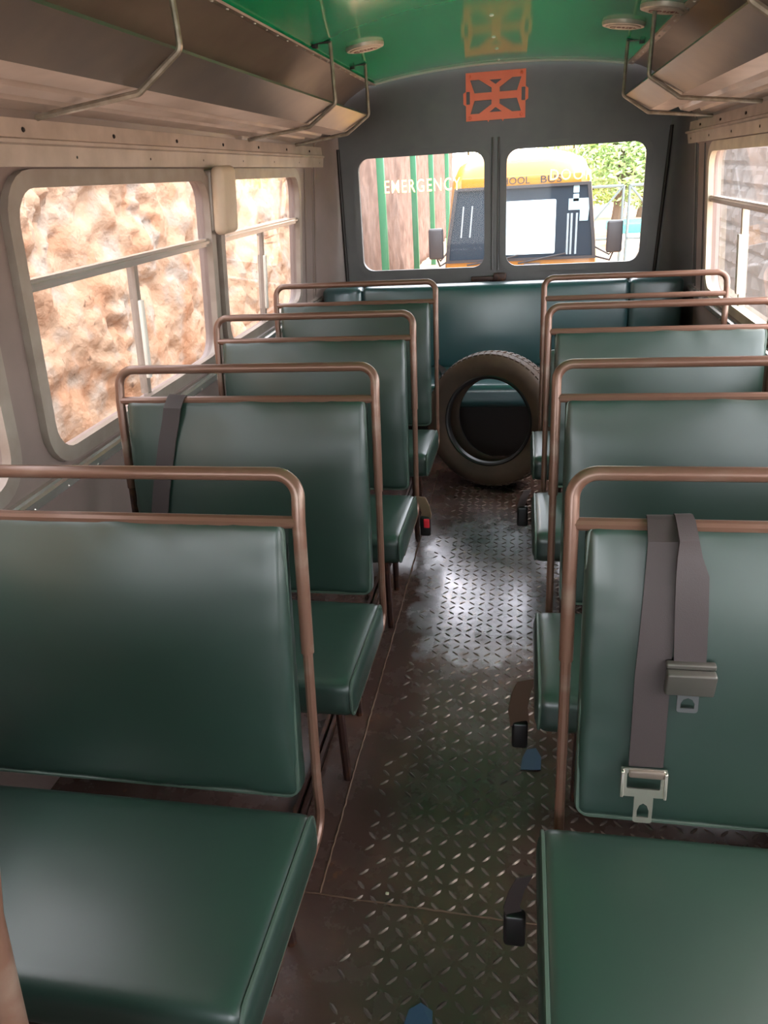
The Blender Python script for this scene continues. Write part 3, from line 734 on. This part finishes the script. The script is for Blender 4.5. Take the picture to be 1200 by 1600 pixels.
# ------------------------------------------------------------------ wall and ceiling fittings
# orange plastic bracket above the rear windows
bx, bz0, bz1 = (-0.258, 0.086), 1.725, 1.961
cxb = sum(bx)/2; czb = (bz0+bz1)/2
def fb(u, v, w): return (cxb+u, YRW(czb)-0.020+w, czb+v-0.0*u)
hw, hh = 0.162, 0.117
out = [(-hw, -hh), (-0.045, -hh), (-0.040, -hh-0.010), (-0.034, -hh), (0.034, -hh), (0.040, -hh-0.010), (0.046, -hh), (hw, -hh), (hw, -0.035), (hw+0.014, -0.025), (hw+0.014, 0.025), (hw, 0.035), (hw, hh), (-hw, hh), (-hw, 0.028), (-hw-0.014, 0.02), (-hw-0.014, -0.032), (-hw, -0.042)]
h1 = [(0.022, 0.018), (0.115, 0.018), (0.138, 0.082), (0.090, 0.082), (0.022, 0.040)]
holes = [h1, [(-u, v) for u, v in h1], [(u, -v) for u, v in h1], [(-u, -v) for u, v in h1],
         [(-0.034, 0.078), (0.034, 0.078), (0.0, 0.055)], [(-0.034, -0.078), (0.034, -0.078), (0.0, -0.055)],
         rrect(hw-0.022, hw-0.002, -0.032, 0.032, 0.003, 2), rrect(-hw+0.002, -hw+0.022, -0.034, 0.028, 0.003, 2)]
mb = plate([out]+holes, 0.006, fb)
for u in (-0.14, 0.14):
    for v in (-0.10, 0.10): mb.lathe([(0.0001, 0.008), (0.006, 0.007), (0.008, 0.002)], 10, Matrix.Translation(fb(u, v, -0.004)) @ Matrix.Rotation(radians(90), 4, 'X'))
for u in (-0.1, 0, 0.1):
    m2 = MB().rbox(fb(u, 0.1, 0.014), (0.03, 0.016, 0.012), 0.003); mb.add(m2.v, m2.f)
    m2 = MB().rbox(fb(u, -0.1, 0.014), (0.03, 0.016, 0.012), 0.003); mb.add(m2.v, m2.f)
tag(build('plastic_bracket', mb, ORANGE, loc=(cxb, YRW(czb)-0.02, bz0)), 'orange plastic bracket with cut out openings above the rear windows', 'bracket')

LT = mat('disc_lettering', (120, 66, 60), 0.5)
DISC = mat('pale_disc', (205, 192, 176), 0.4, 0.2, col2=(190, 178, 160), nscale=40)
def disc(label, x, y, r):
    z = zceil(x, y); t = thing('ceiling_speaker', label, 'ceiling disc', (x, y, z), 'round discs on the green ceiling')
    sl_ = -0.055*2*(x-XC)/0.69**2; Rm = Matrix.Rotation(-math.atan(sl_), 4, 'Y')
    M = Matrix.Translation((x, y, z)) @ Rm
    build('grille', MB().lathe([(0.0001, -0.018), (r*.78, -0.017), (r*.82, -0.0135), (r*.9, -0.0145), (r*.97, -0.013), (r, -0.006), (r, 0.003), (0.0001, 0.003)], 40, M), DISC, t)
    def ft(u, v, w): return M @ Vector((u-r*.62, v-0.018, -0.0182-w))
    build('lettering', text('Costar', 0.040, ft, 0.0006, width=r*1.24), LT, t, label='brown script lettering')
disc('pale lettered disc on the ceiling by the left rack', -0.580, 3.55, 0.080)
disc('pale lettered disc on the ceiling by the right rack, rear one', 0.451, 3.565, 0.083)
disc('pale disc on the ceiling by the right rack, half cut by the top edge', 0.547, 3.20, 0.083)

# rounded beige box on the left pillar between the windows
zc = 1.452; yc = 2.885
mb = MB().rbox((0, 0, 0), (0.05, 0.15, 0.235), 0.022, 5).map(lambda x, y, z: (XL(zc+z)+0.052+x, yc+y, zc+z))
pb = thing('plastic_box', 'rounded beige plastic box on the left pillar between two windows', 'wall lamp', (XL(zc)+0.03, yc, zc-0.117))
build('cover', mb, BEIGEP, pb)
build('back_plate', MB().rbox((0, 0, 0), (0.03, 0.13, 0.21), 0.008).map(lambda x, y, z: (XL(zc+z)+0.014+x, yc+y, zc+z)), FRAME, pb)

# loose bits on the floor
def scrap(label, pts):
    c = Vector((sum(p[0] for p in pts)/len(pts), sum(p[1] for p in pts)/len(pts), 0))
    n = len(pts); mb = MB().add([(x, y, 0.0030) for x, y in pts]+[(x, y, 0.0042+0.002*(i % 2)) for i, (x, y) in enumerate(pts)], [tuple(reversed(range(n))), tuple(range(n, 2*n))]+[(i, (i+1) % n, n+(i+1) % n, n+i) for i in range(n)])
    tag(build('plastic_scrap', mb, BLUE, loc=c), label, 'plastic scrap')
scrap('blue plastic scrap on the floor beside the nearest right seat', [(0.103, 1.595), (0.158, 1.600), (0.160, 1.65), (0.146, 1.682), (0.120, 1.675), (0.108, 1.64)])
scrap('blue plastic scrap on the aisle floor at the bottom edge', [(-0.118, 0.885), (-0.062, 0.885), (-0.065, 0.918), (-0.09, 0.93), (-0.112, 0.915)])
tag(build('crumb', MB().rbox((-0.199, 1.168, 0.004), (0.008, 0.006, 0.006), 0.002), CHIP, loc=(-0.199, 1.168, 0)), 'small pale crumb on the aisle floor by the weld seam', 'crumb')
# seat mounting channels on the floor under the left row
mb = MB()
for x in (-0.455, -0.475): mb.box(x-0.005, x+0.005, 0.9, 4.0, 0.0, 0.022)
mb.box(-0.48, -0.45, 0.9, 4.0, 0.0, 0.006)
tag(build('floor_channel', mb, RAILD, loc=(-0.465, 2.4, 0)), 'brown steel seat channel along the floor under the left row', 'floor channel')

# ------------------------------------------------------------------ outside
GZ = -0.95
DIRT = mat('pale_dirt', (196, 164, 136), 0.9, 0, 0.1, col2=(170, 138, 112), nscale=1.5, bump=0.4, bscale=8)
g = MB().add([(-30, -12, GZ), (40, -12, GZ), (40, 70, GZ), (-30, 70, GZ)], [(0, 1, 2, 3)])
structure(build('ground', g, DIRT))

def rock_mat():
    m = mat('cut_murram_rock', (222, 176, 140), 0.95, 0, 0.1)
    nt = m.node_tree; b = nt.nodes['Principled BSDF']; tc = nt.nodes.new('ShaderNodeTexCoord')
    def nz(sc, a, bb, det=6):
        n = nt.nodes.new('ShaderNodeTexNoise'); n.inputs['Scale'].default_value = sc; n.inputs['Detail'].default_value = det; nt.links.new(tc.outputs['Object'], n.inputs['Vector'])
        r = nt.nodes.new('ShaderNodeMapRange'); r.inputs[1].default_value = a; r.inputs[2].default_value = bb; nt.links.new(n.outputs['Fac'], r.inputs[0]); return r.outputs[0], n
    def mx(prev, c, fac):
        k = nt.nodes.new('ShaderNodeMixRGB'); k.inputs[2].default_value = lin(c); nt.links.new(fac, k.inputs[0])
        if isinstance(prev, tuple): k.inputs[1].default_value = lin(prev)
        else: nt.links.new(prev, k.inputs[1])
        return k.outputs[0]
    c = mx((150, 126, 106), (146, 110, 86), nz(2.6, .48, .66)[0])
    c = mx(c, (142, 132, 122), nz(4.1, .50, .66)[0])
    c = mx(c, (84, 66, 54), nz(13, .65, .76)[0])
    nt.links.new(c, b.inputs['Base Color'])
    f, n = nz(14, 0, 1, 10)
    bp = nt.nodes.new('ShaderNodeBump'); bp.inputs['Strength'].default_value = 0.55; bp.inputs['Distance'].default_value = 0.05
    nt.links.new(n.outputs['Fac'], bp.inputs['Height']); nt.links.new(bp.outputs[0], b.inputs['Normal'])
    return m
ROCK = rock_mat()
def rock_sheet(name, label, cat, y0, y1, dy, z0, z1, dz, x, m, amp=1.0):
    ny, nz_ = int((y1-y0)/dy)+1, int((z1-z0)/dz)+1; vs = []; fs = []
    for i in range(ny):
        for j in range(nz_):
            y = y0+i*dy; z = z0+j*dz; p = Vector((0, y, z))
            d = 0.09*noise.noise(p*1.1)+0.08*noise.noise(p*2.7+Vector((3, 0, 0)))
            v = noise.voronoi(p*2.6)[0]; d += 0.11*min(0.8, v[1]-v[0])
            v = noise.voronoi(p*7.0)[0]; d += 0.030*min(0.8, v[1]-v[0])
            mm = max(0.0, noise.noise(p*1.6+Vector((7, 1, 2)))+0.1)*1.6; d += 0.04*abs(noise.noise(p*6))+mm*(0.05*noise.noise(p*14)+0.03*noise.noise(p*27))
            vs.append((x+amp*d, y, z))
    for i in range(ny-1):
        for j in range(nz_-1): a = i*nz_+j; fs.append((a, a+nz_, a+nz_+1, a+1))
    # give the face its depth behind
    n = len(vs); ring = [i*nz_ for i in range(ny)]+[(ny-1)*nz_+j for j in range(1, nz_)]+[i*nz_+nz_-1 for i in range(ny-2, -1, -1)]+[j for j in range(nz_-2, 0, -1)]
    vs += [(x-0.8, vs[k][1], vs[k][2]) for k in ring]; L = len(ring)
    for k in range(L): k2 = (k+1) % L; fs.append((ring[k], ring[k2], n+k2, n+k))
    o = build(name, MB().add(vs, fs), m, loc=(x, (y0+y1)/2, GZ), angle=180)
    return tag(o, label, cat)
rock_sheet('rock_face', 'rough cream and orange cut rock face close outside the left windows', 'rock face', -2.5, 10.45, 0.03, GZ, 3.0, 0.03, -2.62, ROCK)
WALLB = mat('brown_quarry_wall', (118, 98, 88), 0.95, 0, 0.1, col2=(98, 80, 72), nscale=4, bump=0.7, bscale=9)
rock_sheet('quarry_wall', 'brown rough wall behind the green posts outside the rear window', 'wall', 10.5, 31.0, 0.10, GZ, 4.2, 0.16, -2.66, WALLB, 0.6)
GP = mat('green_post_paint', (52, 118, 84), 0.5)
post_lb = ['wide bright green steel post, first from the left in the rear window', 'green steel post, second from the left in the rear window', 'green steel post, third from the left in the rear window', 'green steel post just left of the yellow bus']
for y, lb in zip((13.3, 17.3, 20.6, 24.8), post_lb):
    mb = MB().rbox((-2.27, y, GZ+2.5), (0.12, 0.10, 5.0), 0.008)
    tag(build('steel_post', mb, GP, loc=(-2.27, y, GZ)), lb, 'post', 'green posts along the quarry wall')

# right-hand wall of rough grey stone blocks
STONE = mat('grey_dressed_stone', (112, 106, 102), 0.95, 0, 0.1, col2=(92, 86, 82), nscale=5, bump=0.6, bscale=22)
sm = MB(); random.seed(5)
xw = 2.40; ch = 0.205; row = 0; z = GZ
while z < 2.7:
    y = 5.2+(row % 2)*0.2
    while y < 12.6:
        L = random.uniform(0.34, 0.46); near = 2.0 < y+4 and z > 0.2 and z < 2.6 and y > 5.0
        n1, n2 = (7, 5) if near else (2, 2)
        vs = []; fs = []; sd = random.random()*50
        for i in range(n1+1):
            for j in range(n2+1):
                u, v = i/n1, j/n2; e = min(u, 1-u, v, 1-v)
                d = 0.0 if e < 1e-6 else 0.03+0.045*noise.noise(Vector((u*2.6+sd, v*2.2, sd)))+0.02*random.random()
                vs.append((xw-d, y+0.006+u*(L-0.012), z+0.006+v*(ch-0.012)))
        for i in range(n1):
            for j in range(n2): a = i*(n2+1)+j; fs.append((a, a+1, a+n2+2, a+n2+1))
        sm.add(vs, fs); y += L
    z += ch; row += 1
sm.box(xw-0.002, xw+0.4, 5.2, 12.9, GZ, 2.7, 1)
MORT = mat('grey_mortar', (92, 86, 82), 0.95, 0, 0.1)
tag(build('stone_wall', sm, [STONE, MORT], loc=(xw, 9.0, GZ), angle=25), 'grey rough stone block wall outside the right windows', 'wall')

# yellow school bus facing the rear windows
YEL = mat('bus_yellow', (165, 112, 6), 0.35, 0, 0.5, coat=0.3)
BK = mat('bus_trim_black', (40, 40, 44), 0.4)
INT = mat('cab_shade_dark', (26, 34, 46), 0.7)
SHADE = mat('silver_sunshade', (240, 250, 252), 0.5, 0.0)
BG = glass_mat('bus_windscreen_glass', tint=(0.82, 0.93, 0.98), dirt=0.0, ior=1.0, grough=0.05)
by = 11.0; bc = 0.02
sb = thing('school_bus', 'yellow school bus facing the rear windows', 'bus', (bc, by+2.5, GZ))
def sect(y, hw, ht, sh):
    """cross-section outline at y: hw half width, ht roof height, sh shoulder height"""
    pts = [(-hw, GZ+0.35), (-hw-0.03, -0.1), (-hw, 0.3)]
    w1 = hw-0.115
    pts += [(-w1-0.0, sh)]
    n = 8
    for k in range(n+1):
        a = pi-pi*k/n; pts.append((w1*cos(a)*0.985 if 0 < k < n else w1*cos(a), sh+(ht-sh)*(sin(a)**0.65 if 0 < k < n else 0.02)))
    pts += [(w1, sh), (hw, 0.3), (hw+0.03, -0.1), (hw, GZ+0.35)]
    return [(bc+x, y, z) for x, z in pts]
secs = [sect(by, 1.0, 1.24, 1.18), sect(by+0.03, 1.01, 1.34, 1.19), sect(by+0.12, 1.03, 1.46, 1.21), sect(by+0.35, 1.05, 1.57, 1.24), sect(by+0.8, 1.06, 1.62, 1.25), sect(by+6.5, 1.06, 1.64, 1.25)]
n = len(secs[0]); vs = [p for s_ in secs for p in s_]; fs = []
for i in range(len(secs)-1):
    for k in range(n): k2 = (k+1) % n; fs.append((i*n+k, i*n+k2, (i+1)*n+k2, (i+1)*n+k))
fs += [tuple(range(n)), tuple((len(secs)-1)*n+k for k in range(n))]
build('body', MB().add(vs, fs), YEL, sb, angle=40)
def fbus(u, v, w): return (bc+u, by-w, v)
wso = [(-1.0, 0.235), (1.0, 0.235), (0.985, 0.45), (0.895, 1.165), (-0.865, 1.165), (-0.985, 0.45)]
build('cab_shade_sheet', plate([wso], 0.004, lambda u, v, w: fbus(u, v, 0.010+w)), INT, sb)  # flat dark sheet painted as the shade inside the cab
mb = plate([rrect(-0.30, 0.47, 0.30, 0.985, 0.02, 2)], 0.004, lambda u, v, w: fbus(u, v, 0.022+w))
build('sunshade', mb, SHADE, sb, label='white reflective sunshade behind the windscreen')
mb = plate([[(0.68, 0.98), (0.98, 0.98), (0.955, 0.70), (0.84, 0.70), (0.84, 0.84), (0.68, 0.84)]], 0.004, lambda u, v, w: fbus(u*0.93, v, 0.022+w))
plate([rrect(0.74, 0.82, 1.05, 1.14, 0.008, 2)], 0.004, lambda u, v, w: fbus(u*0.93, v, 0.022+w), mb); plate([rrect(0.74, 0.82, 0.945, 1.035, 0.008, 2)], 0.004, lambda u, v, w: fbus(u*0.93, v, 0.022+w), mb)
build('windscreen_sticker', mb, mat('pale_sticker', (200, 220, 226), 0.5), sb)
PGREY = mat('grey_pole', (176, 176, 176), 0.5)
for u in (0.665, 0.715, 0.785): build('grab_pole', MB().tube([fbus(u*0.95, 0.28, 0.024), fbus(u*0.95, 0.80, 0.024)], 0.015, 6), PGREY, sb)
for u in (-0.80, -0.68): build('grab_pole', MB().tube([fbus(u, 0.55, 0.024), fbus(u+0.04, 0.95, 0.024)], 0.010, 6), PGREY, sb)
mb = MB().add([fbus(u, v, 0.052) for u, v in wso], [tuple(range(len(wso)))]); build('windscreen', mb, BG, sb)
ins = [(u*0.965, 0.70+(v-0.70)*0.95) for u, v in wso]
build('windscreen_rubber', plate([[(u*1.012, 0.70+(v-0.70)*1.03) for u, v in wso], ins], 0.014, lambda u, v, w: fbus(u, v, 0.045+w)), BK, sb)
mb = MB()
for a, b in (((-0.50, 0.19), (-0.02, 0.30)), ((-0.02, 0.19), (0.62, 0.30)), ((-0.72, 0.19), (-0.35, 0.24))): mb.tube([fbus(a[0], a[1], 0.07), fbus(b[0], b[1], 0.075)], 0.012, 6)
build('wiper', mb, BK, sb)
mb = text('SCHOOL', 0.085, lambda u, v, w: (bc-0.40+u, by-0.045-w, 1.195+v), 0.006, width=0.52)
build('lettering', mb, BK, sb, label='black letters reading SCHOOL')
build('lettering', text('BUS', 0.085, lambda u, v, w: (bc+0.26+u, by-0.045-w, 1.195+v), 0.006, width=0.27), BK, sb, label='black letters reading BUS')
build('destination_board', MB().rbox((bc, by-0.018, 1.232), (1.56, 0.045, 0.125), 0.01), YEL, sb)
mb = MB().rbox((bc+0.17, by-0.01, 0.05), (0.22, 0.06, 0.26), 0.01); build('grille', mb, mat('grille_grey', (120, 120, 126), 0.5), sb)
mb = MB().rbox((bc, by-0.09, -0.42), (2.1, 0.22, 0.22), 0.03); build('bumper', mb, BK, sb)
for s in (-1, 1):
    x = bc+(1.23 if s > 0 else -1.13)
    mir = MB().rbox((x, by-0.18, 0.50), (0.20, 0.10, 0.40), 0.03)
    m_ = build('mirror', mir, BK, sb)
    build('mirror_arm', MB().tube([(bc+s*1.0, by, 0.24), (x-s*0.04, by-0.14, 0.20), (x, by-0.16, 0.32)], 0.014, 6).tube([(bc+s*1.0, by, 0.36), (x-s*0.05, by-0.14, 0.27), (x, by-0.16, 0.34)], 0.012, 6), BK, m_)
    for yy in (by+0.9, by+4.6):
        M = Matrix.Translation((bc+s*0.92, yy, GZ+0.42)) @ Matrix.Rotation(radians(90), 4, 'Y')
        build('wheel', MB().lathe([(0.001, -0.12), (0.24, -0.12), (0.30, -0.13), (0.42, -0.10), (0.42, 0.10), (0.30, 0.13), (0.24, 0.12), (0.001, 0.12)], 28, M), BK, sb)
mb = MB()
rk = mat('roof_rack_paint', (225, 205, 140), 0.5)
for zz in (1.72, 1.84):
    mb.tube([(bc-0.75, by+0.9, zz), (bc+0.72, by+0.9, zz)], 0.016, 6)
    for s in (-0.75, 0.72): mb.tube([(bc+s, by+0.9, zz), (bc+s, by+5.5, zz)], 0.016, 6)
for k in range(7):
    x = bc-0.75+1.47*k/6; mb.tube([(x, by+0.9, 1.58), (x, by+0.9, 1.85)], 0.014, 6)
for k in range(6):
    for s in (-0.75, 0.72): mb.tube([(bc+s, by+0.9+0.9*k, 1.58), (bc+s, by+0.9+0.9*k, 1.85)], 0.014, 6)
build('roof_rack', mb, rk, sb)

# steel gate right of the bus
GT = mat('gate_steel', (96, 112, 116), 0.5, 0.3)
gy = 18.2
gate = thing('steel_gate', 'grey steel framed gate with diagonal braces right of the yellow bus', 'gate', (1.75, gy, GZ))
def leaf(x0, x1, flip):
    mb = MB(); zt, zm = 0.815, -0.26
    for a, b in (((x0, GZ+.08), (x0, zt)), ((x1, GZ+.08), (x1, zt)), ((x0, zt), (x1, zt)), ((x0, zm), (x1, zm)), ((x0, GZ+.08), (x1, GZ+.08))): mb.tube([(a[0], gy, a[1]), (b[0], gy, b[1])], 0.03, 6)
    a, b = ((x0, zm), (x1, zt)) if not flip else ((x1, zm), (x0, zt)); mb.tube([(a[0], gy, a[1]), (b[0], gy, b[1])], 0.024, 6)
    return mb
build('gate_leaf', leaf(1.25, 2.17, False), GT, gate); build('gate_leaf', leaf(2.30, 3.25, True), GT, gate)
TQ = mat('turquoise_paint', (60, 190, 190), 0.5)
mb = MB().rbox((3.1, 23.0, -0.42), (1.5, 1.4, 0.26), 0.06); m2 = MB().rbox((3.1, 23.0, -0.75), (1.35, 1.25, 0.42), 0.04)
tk = thing('market_stall', 'turquoise roofed pale stall behind the steel gate', 'stall', (3.1, 23.0, GZ))
build('roof', mb, TQ, tk); build('walls', m2, PALE, tk)

# trees beyond the gate
LEAFM = mat('tree_leaf', (158, 188, 122), 0.6, 0, 0.3, col2=(186, 208, 148), nscale=1.2)
LEAF2 = mat('bush_leaf', (140, 172, 84), 0.6, 0, 0.3, col2=(176, 192, 110), nscale=1.2)
BARK = mat('bark', (104, 88, 72), 0.9)
def tree(label, x, y, h, blobs, nleaf, seed, lm, s=0.17):
    t = thing('tree', label, 'tree', (x, y, GZ)); rnd = random.Random(seed)
    tr = MB().tube([(x, y, GZ-0.02), (x+0.1, y, GZ+h*0.3), (x-0.05, y+0.1, GZ+h*0.6)], [0.2, 0.15, 0.09], 8)
    for b in blobs: tr.tube([(x, y, GZ+h*0.35), (x+b[0]*0.6, y+b[1]*0.6, GZ+b[2]*0.85)], [0.09, 0.03], 6)
    build('trunk', tr, BARK, t)
    mb = MB()
    for i in range(nleaf):
        b = rnd.choice(blobs); d = Vector((rnd.gauss(0, 1), rnd.gauss(0, 1), rnd.gauss(0, 1))).normalized()*(rnd.random()**0.4)
        p = Vector((x+b[0]+d.x*b[3], y+b[1]+d.y*b[3], GZ+b[2]+d.z*b[3]*0.8))
        a = Vector((rnd.gauss(0, 1), rnd.gauss(0, 1), rnd.gauss(0, .6))).normalized()*s*rnd.uniform(.6, 1.3); c = a.cross(Vector((rnd.gauss(0, 1), rnd.gauss(0, 1), rnd.gauss(0, 1)))).normalized()*s*0.35
        mb.add([p-a, p+c*1.0-a*0.1, p+a, p-c*1.0-a*0.1], [(0, 1, 2, 3)])
    build('foliage', mb, lm, t, angle=180)
tree('pale green leafy tree beyond the steel gate', 2.9, 26, 5.2, [(-1.2, 0, 2.6, 1.5), (1.2, 0.4, 2.9, 1.5), (-0.6, .3, 3.9, 1.1), (0.6, 0, 1.9, 1.4), (2.4, 0, 2.0, 1.3)], 15000, 4, LEAFM, 0.11)
tree('yellowish bushy tree low behind the gate', 4.6, 33, 3.4, [(-3.2, 0, 1.4, 1.2), (-1.4, 0, 1.6, 1.4), (1.0, 0, 1.6, 1.4), (-5.0, 0, 1.2, 1.2)], 6000, 6, LEAF2)
